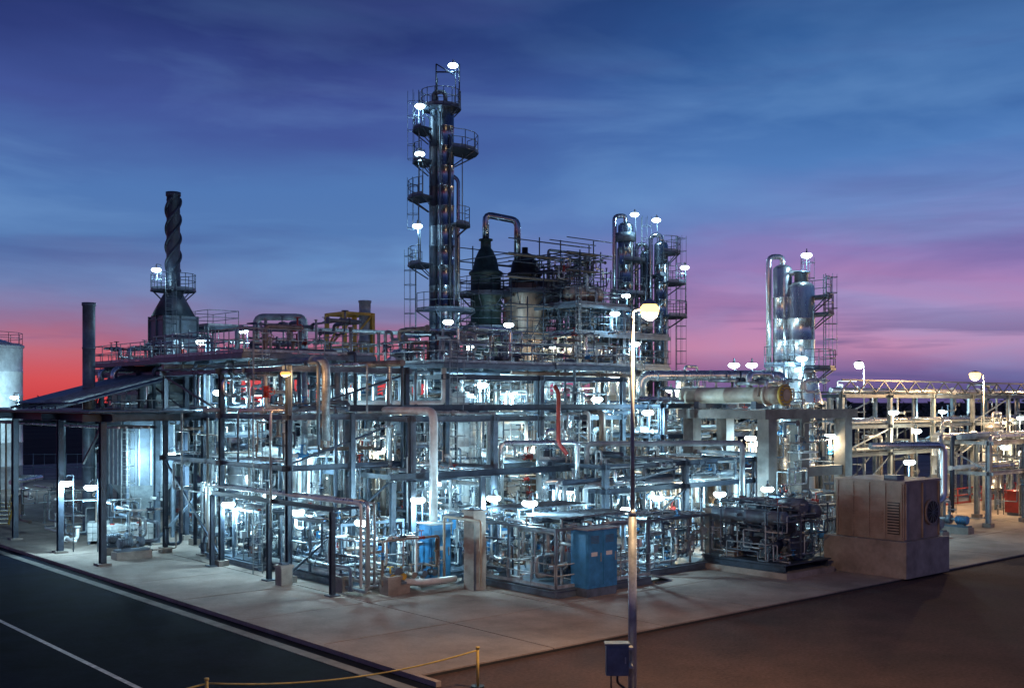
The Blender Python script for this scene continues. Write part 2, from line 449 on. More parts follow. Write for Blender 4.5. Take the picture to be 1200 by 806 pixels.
skid(6.0, 9.2, 13.5, 18.5, 2.6, 34).done()
skid(5.6, 9.0, 19.5, 24.5, 2.7, 30).done()
skid(17.2, 21.5, 7.2, 10.2, 2.5, 34).done()
skid(10.2, 13.6, 12.4, 16.4, 2.8, 30).done()
skid(30.5, 36, 9.5, 13, 2.6, 26).done()
skid(38, 44, 8, 12.5, 2.8, 26).done()
skid(9, 13, 31, 36, 2.8, 20).done()

def cabinet(X, Y, w, d, z0, h, m=blue, rot=ROT):
    s = B('electrical_cabinet', (X, Y, 0), rot)
    s.bx(-w/2, w/2, -d/2, d/2, z0, z0+h, m)
    s.bx(-w/2-.08, w/2+.08, -d/2-.08, d/2+.08, z0+h, z0+h+.06, galv)
    n = max(1, round(w/.75))
    for i in range(n):
        x0 = -w/2+i*w/n
        s.bx(x0+.04, x0+w/n-.04, -d/2-.025, -d/2-.002, z0+.12, z0+h-.1, m)
        s.bx(x0+w/n-.14, x0+w/n-.1, -d/2-.06, -d/2-.026, z0+h*.45, z0+h*.6, galv)
        for k in range(6): s.bx(x0+.15, x0+w/n-.2, -d/2-.035, -d/2-.026, z0+h-.5+k*.05, z0+h-.48+k*.05, mid)
        s.bx(x0+.18, x0+w/n-.3, -d/2-.033, -d/2-.026, z0+h*.55, z0+h*.62, white)
    s.bx(-w/2-.025, -w/2-.002, -d/2+.06, d/2-.06, z0+.12, z0+h-.1, m)
    s.bx(-w/2, w/2, -d/2+.03, d/2-.03, .1, z0-.002, mid)
    s.done()
cabinet(3.15, 42.6, 1.6, .9, .43, 2.2)
cabinet(-3.2, 50.0, 1.2, .7, .2, 2.1)
cabinet(-3.15, 45.3, 1.0, .8, .2, 2.3)
cabinet(11.6, 52.5, 1.0, .8, .2, 2.1)
cabinet(11.1, 49.6, .8, .7, .2, 1.9)
cabinet(-.6, 52.3, 1.0, .8, .2, 2.0)

for (x, y, a) in ((7, 11.5, 1.57), (18, 15, 0), (22, 15.3, 0), (24.5, 12, 0), (29, 12, 1.57), (14.5, 14.5, 0), (3.0, 27, 0),
                  (3.2, 29, 0), (8, 29.5, 0), (36, 6.5, 1.57), (39, 6.3, 1.57), (42, 6.4, 1.57), (17.5, 12.5, 1.57)):
    s = B('centrifugal_pump', plant=True); s.pump(x, y, a); s.done()
for (x, y, z1, r, m) in ((12, 17.5, 6.2, .55, clad), (16.5, 19, 8, .7, white), (19, 15.5, 5.4, .5, clad), (22.5, 18.5, 7.6, .8, clad), (24, 24, 8.5, .9, white),
                         (7.5, 25, 6.6, .6, clad), (9, 21, 6, .5, white), (28.5, 16.5, 6.4, .55, clad), (33, 17, 5.2, .6, brn), (30, 21, 9.5, .75, clad), (36.5, 21.5, 9, .6, clad),
                         (13.2, 26, 9.5, .6, white), (17.8, 26, 10.4, .6, clad), (50, 11.5, 5.5, .6, white), (57, 11.5, 6, .6, clad), (12, 36, 8, .8, white)):
    s = B('process_vessel', plant=True); s.vessel(x, y, .1, z1, r, m)
    s.ladder(x, y-r-.25, .3, z1-.6, 0, z1 > 6)
    s.ringdeck(x, y, r+.03, r+.75, z1-.7, -150, 60)
    s.pipe([(x, y, z1+.2), (x, y, z1+.7), (x+1.2, y, z1+.7), (x+1.2, y, 1.2)], .09, clad); s.done()

def pier(x, y, w, h):
    s = B('concrete_pier', plant=True); s.bx(x-w/2, x+w/2, y-w/2, y+w/2, .1, h, conc)
    s.bx(x-w/2-.05, x+w/2+.05, y-w/2-.05, y+w/2+.05, h+.002, h+.12, conc); s.bx(x-.15, x+.15, y-.15, y+.15, h+.12, h+.2, mid); s.done()
pier(9.8, 9.7, .62, 3.1); pier(22.5, 8.0, .6, 2.5); pier(6.6, 10.9, .6, .7); pier(4.6, 15.5, .5, .8); pier(21.6, 6.2, .5, 1.0); pier(5.6, 12.6, .5, .6)

s = B('pipe_support_frame', plant=True)
for y in (12.0, 16.9, 22.1):
    s.ib((4.7, y, .1), (4.7, y, 3.3), .18, .18, dark); s.box((4.7, y, .13), (.45, .45, .06), mid)
s.ib((4.7, 12, 3.4), (4.7, 22.1, 3.4), .14, .18, dark)
for k, r in enumerate((.06, .1, .05)):
    s.pipe([(5.0+k*.3, 10.5, .6), (5.0+k*.3, 10.5, 3.6+r), (5.0+k*.3, 23+k, 3.6+r), (5.0+k*.3, 23+k, .8)], r, (white, clad, galv)[k])
for y in (12, 16.9, 22.1): s.ob((4.7, y, 3.4), (6, y, 3.4), .1, .1, dark)
s.pipe([(6.3, 20, .5), (6.3, 12.5, .5), (7.8, 10.3, .5), (9.3, 10.3, .5)], .13, white, 10)
s.pipe([(6.0, 18, .9), (6.0, 11.5, .9), (8.7, 11.5, .9)], .09, clad, 10)
s.pipe([(9.2, 8.6, .4), (9.2, 8.6, 2.9), (9.2, 10.9, 2.9), (9.2, 10.9, .4)], .055, cream, 8)
for k in range(5): s.valve((6.6+k*.5, 10.9, .75), .07, 'y', R.choice([yel, brn, mid]))
s.tangle(5.2, 8.7, 10.6, 13.2, .3, 2.2, 22, rl=(.03, .04, .06))
s.done()

# ---------------------------------------------------------------- canopy left
s = B('steel_canopy', plant=True)
for x in (1.1, 6.0):
    for y in (25.6, 31.1, 38, 45): 
        s.ib((x, y, .1), (x, y, 6.6), .26, .28, dark if x < 3 else mid); s.box((x, y, .15), (.6, .6, .1), conc)
for x in (1.1, 6.0): s.ib((x, 24.4, 6.75), (x, 60, 6.75), .2, .36, dark)
for y in (25.6, 31.1, 38, 45, 52): s.ib((.2, y, 6.746), (7.2, y, 6.746), .18, .32, dark)
s.bx(.0, 7.2, 24.2, 60, 7.0, 7.06, dark)
s.ob((1.1, 25.6, 6.4), (1.1, 28, 4.6), .1, .1, dark)
for k in range(8):
    y = 33+k*1.0
    s.ob((1.5, y, 7.15), (11.5, y+1, 9.6), .2, .12, dark)
s.ob((2, 36, 7.4), (11.5, 37, 9.85), 7.5, .05, mid)
for k in range(16): s.ob((2, 32.6+k*.46, 7.45), (11.5, 33.6+k*.46, 9.9), .05, .04, galv)
s.ob((6, 31, .4), (11, 31, 5.2), .12, .12, mid)
for k in range(6): s.pipe([(1.6+k*.35, 25, 6.3), (1.6+k*.35, 46, 6.3), (1.6+k*.35, 46, 1)], .06, R.choice(STL))
s.tangle(2, 6, 27, 44, .4, 2.6, 26)
s.done()

def tote(X, Y, rot=.7):
    s = B('storage_tote', (X, Y, 0), rot)
    s.bx(-.5, .5, -.6, .6, .28, 1.2, white); s.cyl((0, 0, 1.2), (0, 0, 1.26), .12, red, 10)
    for x in (-.45, 0, .45): s.bx(x-.06, x+.06, -.6, .6, .1, .27, mid)
    for z in (.4, .7, 1.0): 
        s.sweep([Vector(p) for p in ((-.53, -.63, z), (.53, -.63, z), (.53, .63, z), (-.53, .63, z))], .02, galv, 4, closed=True)
    for t in range(5):
        x = -.52+t*.26
        for y in (-.63, .63): s.cyl((x, y, .25), (x, y, 1.2), .015, galv, 4)
        for xx in (-.53, .53): s.cyl((xx, -.6+t*.3, .25), (xx, -.6+t*.3, 1.2), .015, galv, 4)
    s.done()
tote(-20.4, 56.6); tote(-19.3, 57.4); tote(-21.6, 58, .3); tote(-21.2, 64.2)

s = B('hopper_silo', (-20.2, 60.5, 0), ROT)
s.bx(-1.3, 1.3, -1.2, 1.2, 3.0, 6.4, mid)
for x in (-1.3, -.65, 0, .65, 1.3): s.bx(x-.04, x+.04, -1.26, -1.202, 3.0, 6.4, galv)
for y in (-1.2, -.6, 0, .6, 1.2): s.bx(-1.36, -1.302, y-.04, y+.04, 3.0, 6.4, galv)
k = len(s.V)
s.V += [(-1.3, -1.2, 2.998), (1.3, -1.2, 2.998), (1.3, 1.2, 2.998), (-1.3, 1.2, 2.998), (-.25, -.25, 1.5), (.25, -.25, 1.5), (.25, .25, 1.5), (-.25, .25, 1.5)]
for f in ((0, 1, 5, 4), (1, 2, 6, 5), (2, 3, 7, 6), (3, 0, 4, 7), (4, 5, 6, 7)): s.face(tuple(k+i for i in f), pipeg)
for x in (-1.25, 1.25):
    for y in (-1.15, 1.15): s.ob((x, y, .1), (x, y, 3), .16, .16, mid)
s.deck(-1.6, 1.6, -1.5, 1.5, 6.5, mid, 'nsew'); s.ladder(-1.5, -1.5, .1, 6.5, 0); s.done()

# ---------------------------------------------------------------- furnace
s = B('process_furnace', (-22.9, 75, 0), ROT)
s.bx(-3.2, 3.2, -2.6, 2.6, 2.6, 8.6, pipeg)
for x in (-3.2, -1.6, 0, 1.6, 3.2): 
    s.ib((x, -2.75, .1), (x, -2.75, 9.3), .2, .24, mid)
for y in (-2.4, -.8, .8, 2.4): s.ib((-3.4, y, .1), (-3.4, y, 9.3), .2, .24, mid)
for z in (4.2, 6.2, 8.0):
    s.ob((-3.5, -2.9, z), (3.5, -2.9, z), .12, .2, mid); s.ob((-3.52, -2.8, z), (-3.52, 2.8, z), .12, .2, mid)
s.deck(-4.2, 4.2, -3.6, 3.6, 9.5, mid, 'nsew')
k = len(s.V)
s.V += [(-3, -2.4, 8.6), (3, -2.4, 8.6), (3, 2.4, 8.6), (-3, 2.4, 8.6), (-1.15, -1.15, 10), (1.15, -1.15, 10), (1.15, 1.15, 10), (-1.15, 1.15, 10)]
for f in ((0, 1, 5, 4), (1, 2, 6, 5), (2, 3, 7, 6), (3, 0, 4, 7)): s.face(tuple(k+i for i in f), mid)
s.bx(-1.15, 1.15, -1.15, 1.15, 10, 13.2, mid)
for z in (10.6, 11.7, 12.9): s.bx(-1.22, 1.22, -1.22, 1.22, z, z+.12, dark)
for x in (-1.2, 0, 1.2): s.bx(x-.05, x+.05, -1.25, -1.15, 10, 13.2, dark); s.bx(-1.25, -1.15, x-.05, x+.05, 10, 13.2, dark)
s.lathe((0, 0, 0), [(1.45, 13.2), (.5, 15.0), (.46, 15.1), (.44, 21.3), (.5, 21.35), (.5, 21.6), (.38, 21.6), (.36, 21.0)], dark, 24)
for ph in (0, 2.094, 4.188):
    P = [Vector((.47*math.cos(ph+t*.17), .47*math.sin(ph+t*.17), 16.3+t*.10)) for t in range(50)]
    s.sweep(P, .11, dark, 6)
s.ringdeck(0, 0, .6, 1.5, 15.0, -30, 330, dark, mid)
s.ladder(-.9, -1.35, 9.5, 15, 0, m=mid)
s.ladder(1.4, -3.7, .1, 9.5, 0)
s.pipe([(1.2, 0, 12), (2.6, 0, 12), (2.6, 0, 9.6)], .16, clad); s.pipe([(-1.2, 0, 11), (-3, 0, 11), (-3, 0, 9.6)], .16, clad)
s.tangle(1.4, 4, -3, 3, 9.7, 12.6, 16); s.tangle(-4, -1.4, -3, 3, 9.7, 11, 8)
s.deck(1.5, 3.9, -2, 2, 12.6, mid, 'nsew')
for x in (1.6, 3.8):
    for y in (-1.9, 1.9): s.ob((x, y, 9.5), (x, y, 12.6), .1, .1, mid)
s.done()

def stack(X, Y, r, h, m=galv, z0=.1):
    s = B('exhaust_stack', (X, Y, 0))
    prof = [(r*1.5, z0), (r*1.5, z0+.1), (r, z0+.12)]
    z = z0+1.5
    while z < h-.6: prof += [(r, z), (r*1.07, z+.02), (r*1.07, z+.1), (r, z+.12)]; z += 2.2
    prof += [(r, h-.2), (r*1.12, h-.18), (r*1.12, h), (r*.88, h), (r*.86, h-.5)]
    s.lathe((0, 0, 0), prof, m, 20); s.done()
stack(-23.65, 62, .34, 13.0, mid)
stack(-12.6, 95, .5, 16.1, pipeg)
s = B('lattice_tower', (-13.9, 95, 0), ROT)
for x in (-1.4, 1.4):
    for y in (-1.4, 1.4): s.ob((x, y, 0), (x, y, 15), .3, .3, yel)
for z in (3, 6, 9, 12, 14.9):
    for y in (-1.4, 1.4): s.ob((-1.4, y, z), (1.4, y, z), .2, .25, yel); s.ob((y, -1.4, z), (y, 1.4, z), .2, .25, yel)
    for y in (-1.4, 1.4): s.ob((-1.4, y, z-3), (1.4, y, z), .14, .14, yel); s.ob((y, 1.4, z-3), (y, -1.4, z), .14, .14, yel)
s.done()

s = B('storage_tank', (-45.7, 95, 0))
prof = [(3.5, 0)]
for i in range(6): prof += [(3.5, .1+i*2), (3.5, 1.95+i*2), (3.53, 1.97+i*2), (3.53, 2.03+i*2)]
prof += [(3.5, 12.1), (3.62, 12.12), (3.62, 12.3), (3.4, 12.3), (1.5, 12.9), (.3, 13.1)]
s.lathe((0, 0, 0), prof, white, 48)
s.rail([(3.45*math.cos(a*.3927), 3.45*math.sin(a*.3927), 12.3) for a in range(17)])
s.ladder(2.2, -3.0, .1, 12.3, .6); s.pipe([(3.6, 0, 1), (5.5, 0, 1), (5.5, -6, 1)], .2, clad); s.done()

# ---------------------------------------------------------------- main column
s = B('distillation_column', (-4.3, 70, 0))
def column(s, x, y, z1, r, m, skirt=True, seg=28):
    prof = [(r*1.35, .1), (r, 2.4)] if skirt else [(r, .1)]
    z = 3.5
    while z < z1-1.2: prof += [(r, z), (r*1.015+.012, z+.02), (r*1.015+.012, z+.08), (r, z+.1)]; z += 1.25
    for t in (90, 70, 50, 30, 10): prof.append((r*math.sin(math.radians(t)), z1-r*.6+r*.6*math.cos(math.radians(t))))
    s.lathe((x, y, 0), prof, m, seg)
column(s, .1, 0, 26.3, .54, cladb); column(s, -.66, .2, 25.6, .28, dark, False, 18)
s.pipe([(.9, .2, 1), (.9, .2, 21.5), (.3, .2, 21.9)], .12, cladb, 10)
s.pipe([(.1, 0, 26.2), (.1, 0, 27.0), (-.66, .1, 27.0), (-.66, .1, 25.5)], .14, mid, 10)
s.pipe([(-.2, -.65, 10), (-.2, -.65, 25.6)], .06, mid); s.pipe([(.42, -.6, 9), (.42, -.6, 24), (.3, -.4, 24.2)], .07, dark)
s.pipe([(.75, -.35, 12), (.75, -.35, 18.5), (.5, -.2, 18.7)], .07, mid)
s.ringdeck(-.2, .1, .5, 1.3, 26.0, -180, 178, dark, mid)
s.ringdeck(.1, 0, .6, 2.1, 23.2, -75, 50, dark, mid); s.ringdeck(-.2, .1, .8, 1.8, 24.6, 130, 230, dark, mid)
s.ringdeck(-.2, .1, .8, 1.8, 22.6, 130, 230, dark, mid); s.ringdeck(-.2, .1, .8, 2.1, 20.3, 140, 240, dark, mid)
s.ringdeck(-.2, .1, .8, 2.1, 16.1, 130, 235, dark, mid); s.ringdeck(.1, 0, .6, 1.6, 18.6, -60, 40, dark, mid); s.ringdeck(.1, 0, .6, 1.9, 13.2, -160, 60, dark, mid)
s.ladder(-1.75, -.3, 9, 16, -1.57, m=mid); s.ladder(-1.55, -.5, 16.1, 20.5, -1.57, m=mid); s.ladder(-1.55, -.2, 20.5, 26, -1.57, m=mid)
s.ladder(1.15, .3, 18.6, 23.2, 1.57, False, m=mid)
for x in (-.45, 1.0): s.cyl((x, -.5, 26), (x, -.5, 28.6), .05, dark, 6)
s.cyl((-.45, -.5, 28.1), (1.0, -.5, 28.1), .05, dark, 6); s.cyl((-.45, -.5, 28.6), (.7, -.5, 27.9), .04, dark, 5)
s.cyl((-.45, .5, 26), (-.45, .5, 28.0), .04, dark, 5)
s.done()

s = B('reactor_vessel', (-1.7, 72, 0))
s.lathe((0, 0, 0), [(.9, .1), (.9, 10), (1.0, 10.2), (1.0, 12.2), (1.18, 12.3), (1.18, 12.5), (1.0, 12.6), (1.0, 14.2), (1.2, 14.3), (1.2, 14.5), (1.0, 14.6), (.98, 15.6),
                    (1.1, 15.7), (1.1, 15.85), (.85, 16), (.72, 16.7), (.45, 17.3), (.35, 17.4), (.33, 17.9), (.45, 17.9), (.45, 18.0), (.2, 18.05)], grn, 28)
s.ringdeck(0, 0, 1.02, 1.9, 14.4, 0, 359, dark, dark); s.ringdeck(0, 0, 1.02, 1.9, 12.2, 0, 359, dark, dark)
s.pipe([(.0, 0, 17.8), (.0, 0, 19.6), (2.05, 0, 19.2), (2.05, 0, 16.6)], .22, cladb, 14, 1.8); s.done()
s = B('reactor_vessel', (.85, 73, 0))
s.lathe((0, 0, 0), [(1.3, .1), (1.35, 9.6), (1.45, 9.7), (1.38, 9.8), (1.38, 14.4), (1.45, 14.5), (1.45, 14.7), (1.2, 14.8), (1.0, 15.3)], brn, 32)
s.lathe((0, 0, 0), [(1.05, 15.2), (1.05, 15.7), (1.15, 15.75), (1.15, 15.9), (.95, 16.0), (.85, 16.6), (.55, 17.1), (.2, 17.25), (.2, 17.6), (.02, 17.62)], blk, 28)
s.ringdeck(0, 0, 1.46, 2.3, 14.6, 0, 359, dark, dark); s.ringdeck(0, 0, 1.46, 2.2, 11.6, 0, 359, dark, dark); s.done()
def scaffold(X, Y, xs, ys, zs, zb, hi):
    s = B('scaffolding', (X, Y, 0), ROT)
    for i, x in enumerate(xs):
        for y in ys:
            zt = zs[-3]+R.choice([.5, 1.5, 2.6, hi]); s.cyl((x, y, zb), (x, y, zt), .042, dark, 5)
    for z in zs:
        x1 = xs[-1] if z < zs[-2] else xs[len(xs)//2+1]
        for y in ys: s.cyl((xs[0]-.2, y, z), (x1+.2, y, z), .042, dark, 5); s.cyl((xs[0]-.2, y, z+.9), (x1+.2, y, z+.9), .035, dark, 5)
        for x in xs:
            if x <= x1: s.cyl((x, ys[0], z), (x, ys[-1], z), .035, dark, 5)
        s.bx(xs[0], xs[3], ys[0], ys[0]+.6, z-.05, z, brn); s.bx(xs[2], x1, ys[-1]-.6, ys[-1], z-.05, z, mid)
    for i in range(len(xs)-2): s.cyl((xs[i], ys[0], zb+1+i), (xs[i+1], ys[0], zb+3+i), .03, dark, 5); s.cyl((xs[i+1], ys[-1], zb+1), (xs[i], ys[-1], zb+4.5), .03, dark, 5)
    s.done()
scaffold(.5, 72, [-3+i*1.35 for i in range(8)], [-2.6, 2.8], (10, 11.8, 13.5, 15.2, 16.6), 9, 4.2)
scaffold(4.2, 72.5, [-1.8+i*.95 for i in range(6)], [-1.2, .4, 1.6], (12, 13.3, 14.6, 15.9, 17.0), 9.8, 3.6)

s = B('process_structure', (5.2, 74, 0), ROT)
for x in (-4, 0, 4):
    for y in (-3, 3): s.ib((x, y, .1), (x, y, 13.6 if x < 4 else 12), .24, .26, dark)
for z in (9.8, 11.8, 13.6):
    x1 = 4 if z < 13 else 0
    s.deck(-4.3, x1+.3, -3.3, 3.3, z, mid, 'nsew', mid)
s.drum((-3.6, -1.5, 14.4), (-.6, -1.5, 14.4), .55, brn); s.drum((.6, -1.8, 12.7), (3.8, -1.8, 12.7), .6, pipeg)
s.drum((-3.8, -2, 10.8), (-.3, -2, 10.8), .5, clad); s.drum((.5, .6, 10.8), (3.8, .6, 10.8), .6, brn)
s.bx(-3.5, -1.5, .5, 2.5, 13.62, 15.4, mid); s.bx(.8, 2.8, .5, 2.6, 11.82, 13.2, mid)
DK = [mid, dark, brn, pipeg, clad, dark]
s.tangle(-4, 4, -3, 3, 10, 11.6, 36, mats=DK); s.tangle(-4, 4, -3, 3, 12, 13.5, 36, mats=DK); s.tangle(-4, 0, -3, 3, 13.7, 16.6, 36, mats=DK)
for k in range(14):
    x, y = rnd(-4.2, 4.2), rnd(-3, 3); s.cyl((x, y, 12), (x, y, rnd(14.5, 18)), rnd(.025, .06), dark, 5)
s.ladder(-4.4, -3.4, .1, 13.6, 0)
s.pipe([(-1, 3, 13), (-1, 3, 17.8), (2.5, 3, 17.8), (2.5, 3, 12)], .09, mid)
s.done()

def silver(X, Y, z1, r, decks, m=clad):
    s = B('distillation_column', (X, Y, 0)); column(s, 0, 0, z1, r, m)
    for z, a0, a1, w in decks: s.ringdeck(0, 0, r+.04, r+w, z, a0, a1, dark, mid)
    s.pipe([(0, 0, z1-.1), (0, 0, z1+.45), (-(r+.25), 0, z1+.45), (-(r+.25), 0, 8)], .16, m, 12)
    s.pipe([(r*.7, -r*.8, 4), (r*.7, -r*.8, z1-1.5)], .05, galv)
    s.ladder(r+.6, 0, 8, z1-.6, 1.57, m=mid)
    return s
s = silver(8.2, 80, 20.4, .56, ((17.6, -100, 60, 1.0), (15.2, -120, 60, 1.1)), cladb)
s.cyl((0, 0, 19), (0, 0, 19.6), .7, mid, 20); s.done()
silver(9.75, 80.5, 18.4, .46, ((16.6, -60, 60, 1.2),), cladb).done()
silver(10.75, 80, 19.0, .5, ((18.2, -90, 90, .9), (16.0, -80, 80, 1.3), (13.6, -80, 80, 1.4)), cladb).done()
s = silver(15.85, 65, 15.5, .55, ((9.6, -150, 0, .9),)); s.done()
s = silver(16.85, 64.6, 14.5, .76, ((13.6, -50, 80, 1.0), (12.6, -50, 80, 1.1), (9.4, -100, 80, 1.2)))
s.lathe((0, 0, 0), [(1.25, 7.3), (1.2, 7.5), (.8, 9.1), (.77, 9.15)], clad, 28)
s.lathe((0, 0, 0), [(.4, 14.3), (.4, 14.9), (.5, 14.92), (.5, 15.02), (.1, 15.1)], mid, 20); s.done()

s = B('overhead_pipe')
s.pipe([(7.1, 61, 7.6), (7.1, 61, 8.9), (14.7, 60, 8.9), (14.7, 60, 6)], .28, clad, 16, 2)
for k in range(5): s.cyl((8+k*1.4, 60.88-k*.187, 8.9), (8.08+k*1.4, 60.87-k*.187, 8.9), .31, galv, 16)
s.pipe([(-14.3, 62, 9.6), (-14.3, 62, 12.2), (-11.6, 62, 12.2), (-11.6, 62, 6)], .19, pipeg, 12)
s.pipe([(-15.5, 62.5, 9), (-15.5, 62.5, 11.6), (-12.4, 63, 11.6), (-5, 68, 11.6)], .12, pipeg, 10)
s.pipe([(17.6, 54.5, 5.3), (21.6, 55.5, 5.3), (21.6, 55.5, 2.6), (20.4, 55, 2.2)], .17, clad, 14)
s.pipe([(5.2, 61, 8), (5.2, 61, 9.3), (2.0, 64, 9.3)], .14, clad)
s.pipe([(1.9, 50.2, 8.2), (2.1, 50.2, 7.9), (2.1, 50.2, 5.6), (2.5, 50.2, 5.1)], .10, red, 12)
s.pipe([(-8.8, 52, 7.4), (-3.2, 52, 7.4), (-3.2, 52, 9.6)], .13, white)
s.pipe([(3.5, 52, 4.1), (3.5, 52, 5.5), (11.0, 53, 5.5), (11.0, 53, 3.0)], .13, pipeg, 12)
s.pipe([(-.5, 50, 3.0), (-.5, 50, 5.6), (3.0, 51, 5.6), (3.0, 51, 1)], .13, clad, 12)
s.done()
s = B('steel_girder', plant=True)
s.ib((8, 15.9, 7.2), (27, 15.9, 7.2), .2, .28, dark); s.ib((8, 12.9, 4.4), (30, 12.9, 4.4), .2, .28, dark)
s.ib((16, 11.2, 3.9), (30, 11.2, 3.9), .18, .24, dark)
for x in (8.1, 12.8, 22, 29.9): s.ib((x, 12.9, .1), (x, 12.9, 4.2), .2, .2, mid)
for x in (8.1, 26.9): s.ib((x, 15.9, .1), (x, 15.9, 7.0), .2, .2, mid)
s.done()

s = B('heat_exchanger', plant=True)
a, bb = 30.0, 8.6
s.drum((a-1.4, bb+6.5, 7.8), (a-1.4, bb+.2, 7.8), .42, cream, False)
s.cyl((a-1.4, bb+.9, 7.8), (a-1.4, bb+.75, 7.8), .54, cream, 24); s.cyl((a-1.4, bb+.5, 7.8), (a-1.4, bb-.1, 7.8), .45, tan, 24); s.cyl((a-1.4, bb-.1, 7.8), (a-1.4, bb-.25, 7.8), .54, yel, 24)
s.cyl((a-1.4, bb-.25, 7.8), (a-1.4, bb-.3, 7.8), .3, tan, 20)
for k in range(16):
    t = k*math.pi/8; s.cyl((a-1.4+.46*math.cos(t), bb-.33, 7.8+.46*math.sin(t)), (a-1.4+.46*math.cos(t), bb-.25, 7.8+.46*math.sin(t)), .035, mid, 6)
s.pipe([(a-1.4, bb+2, 8.2), (a-1.4, bb+2, 8.9), (a+.5, bb+2, 8.9), (a+.5, bb+2, 6)], .16, clad, 12)
for y in (bb+1.5, bb+5.2): s.bx(a-1.7, a-1.1, y-.15, y+.15, 7.1, 7.48, mid)
s.done()
s = B('concrete_frame', plant=True)
for x, y in ((28.2, 9.2), (31.0, 9.2), (35.0, 9.2), (28.2, 14), (31.0, 14), (35, 14)): s.bx(x-.34, x+.34, y-.34, y+.34, .1, 6.6, concd)
for y in (9.2, 14): s.bx(27.5, 35.8, y-.4, y+.4, 6.602, 7.08, concd)
s.bx(27.9, 28.5, 9.61, 13.59, 6.61, 7.05, concd); s.bx(34.7, 35.3, 9.61, 13.59, 6.61, 7.05, concd)
s.bx(31.4, 34.6, 8.95, 9.45, 3.6, 4.1, concd)
s.tangle(31.4, 35, 9.6, 13.6, 4.2, 6.5, 20); s.tangle(28, 35, 9.4, 13.6, 7.1, 8.6, 20)
s.tangle(27.6, 31, 8.0, 9.0, .4, 6.4, 18)
s.done()

s = B('equipment_enclosure', plant=True)
s.bx(24.8, 28.4, -.25, 3.7, .1, 1.62, conc)
x0, x1, y0, y1, z0, z1 = 25.15, 28.1, .05, 3.3, 1.63, 4.05
s.bx(x0, x1, y0, y1, z0, z1, tan)
s.bx(x0-.06, x1+.06, y0-.06, y1+.06, z1+.001, z1+.09, tan)
for i in range(5):
    y = y0+.1+i*(y1-y0-.2)/4; s.bx(x0-.05, x0-.002, y-.03, y+.03, z0+.05, z1-.03, tan)
for z in (z0+.12, z0+1.75, z1-.15): s.bx(x0-.035, x0-.003, y0, y1, z-.025, z+.025, tan)
s.bx(x0-.035, x0-.004, y0+.2, y0+.75, z0+.25, z0+1.6, blk)
for k in range(11): s.bx(x0-.07, x0-.036, y0+.2, y0+.75, z0+.3+k*.12, z0+.36+k*.12, tan)
for k in range(8): s.bx(x0-.04, x0-.004, y0+1.0, y0+2.9, z0+.3+k*.12, z0+.35+k*.12, tan)
for i in range(3):
    x = x0+.1+i*(x1-x0-.2)/2; s.bx(x-.035, x+.035, y0-.07, y0-.002, z0+.05, z1-.03, tan)
s.cyl((x1-.8, y0-.12, z0+1.1), (x1-.8, y0-.003, z0+1.1), .55, tan, 24); s.cyl((x1-.8, y0-.13, z0+1.1), (x1-.8, y0-.121, z0+1.1), .48, blk, 24)
for k in range(6):
    t = k*math.pi/6; s.ob((x1-.8-.48*math.cos(t), y0-.15, z0+1.1-.48*math.sin(t)), (x1-.8+.48*math.cos(t), y0-.15, z0+1.1+.48*math.sin(t)), .02, .02, mid)
s.bx(x0+.3, x0+.9, y0+.5, y0+1.1, z1+.09, z1+.3, mid); s.done()

s = B('gas_compressor', plant=True)
s.bx(20.9, 24.4, 2.9, 7.6, .1, .35, conc)
s.ib((21.1, 3.1, .5), (21.1, 7.4, .5), .25, .3, dark); s.ib((24.2, 3.1, .5), (24.2, 7.4, .5), .25, .3, dark)
s.bx(21.0, 24.3, 3.0, 7.5, .652, .70, dark)
s.bx(22.1, 23.3, 3.8, 6.6, .7, 1.75, mid); s.bx(22.3, 23.1, 4.0, 6.4, 1.75, 2.1, dark)
for y in (4.2, 5.2, 6.2):
    s.cyl((22.1, y, 1.35), (21.25, y, 1.35), .28, dark, 16); s.cyl((21.35, y, 1.35), (21.2, y, 1.35), .34, dark, 16)
    for k in range(8):
        t = k*math.pi/4; s.cyl((21.2, y+.28*math.cos(t), 1.35+.28*math.sin(t)), (21.15, y+.28*math.cos(t), 1.35+.28*math.sin(t)), .03, galv, 6)
    s.cyl((23.3, y, 1.35), (24.1, y, 1.35), .28, dark, 16); s.cyl((22.7, y-.3, 2.1), (22.7, y-.3, 2.45), .2, mid, 12)
s.drum((21.5, 3.3, 2.55), (21.5, 7.2, 2.55), .3, mid); s.drum((23.9, 3.3, 2.7), (23.9, 7.2, 2.7), .32, mid)
for y in (4.2, 5.2, 6.2): s.pipe([(21.5, y, 2.4), (21.5, y, 1.5)], .1, mid); s.pipe([(23.9, y, 2.5), (23.9, y, 1.5)], .1, mid)
s.lathe((22.7, 3.75, 1.3), [(.1, 0), (.62, .02), (.66, .05), (.66, .2), (.6, .22), (.1, .24)], dark, 24, (0, -1, 0))
s.cyl((22.7, 3.3, 3.0), (22.7, 4.4, 3.0), .34, mid, 16); s.pipe([(22.7, 4.4, 3.0), (22.7, 5.0, 3.0), (22.7, 5.0, 2.1)], .16, mid, 10)
s.tangle(20.95, 24.2, 3.1, 7.4, .75, 3.1, 56, rl=(.02, .03, .05), mats=[dark, mid, galv, mid, pipeg], vp=.4)
s.done()
s = skid(24.8, 28, 4.3, 8.2, 2.8, 36); s.done()

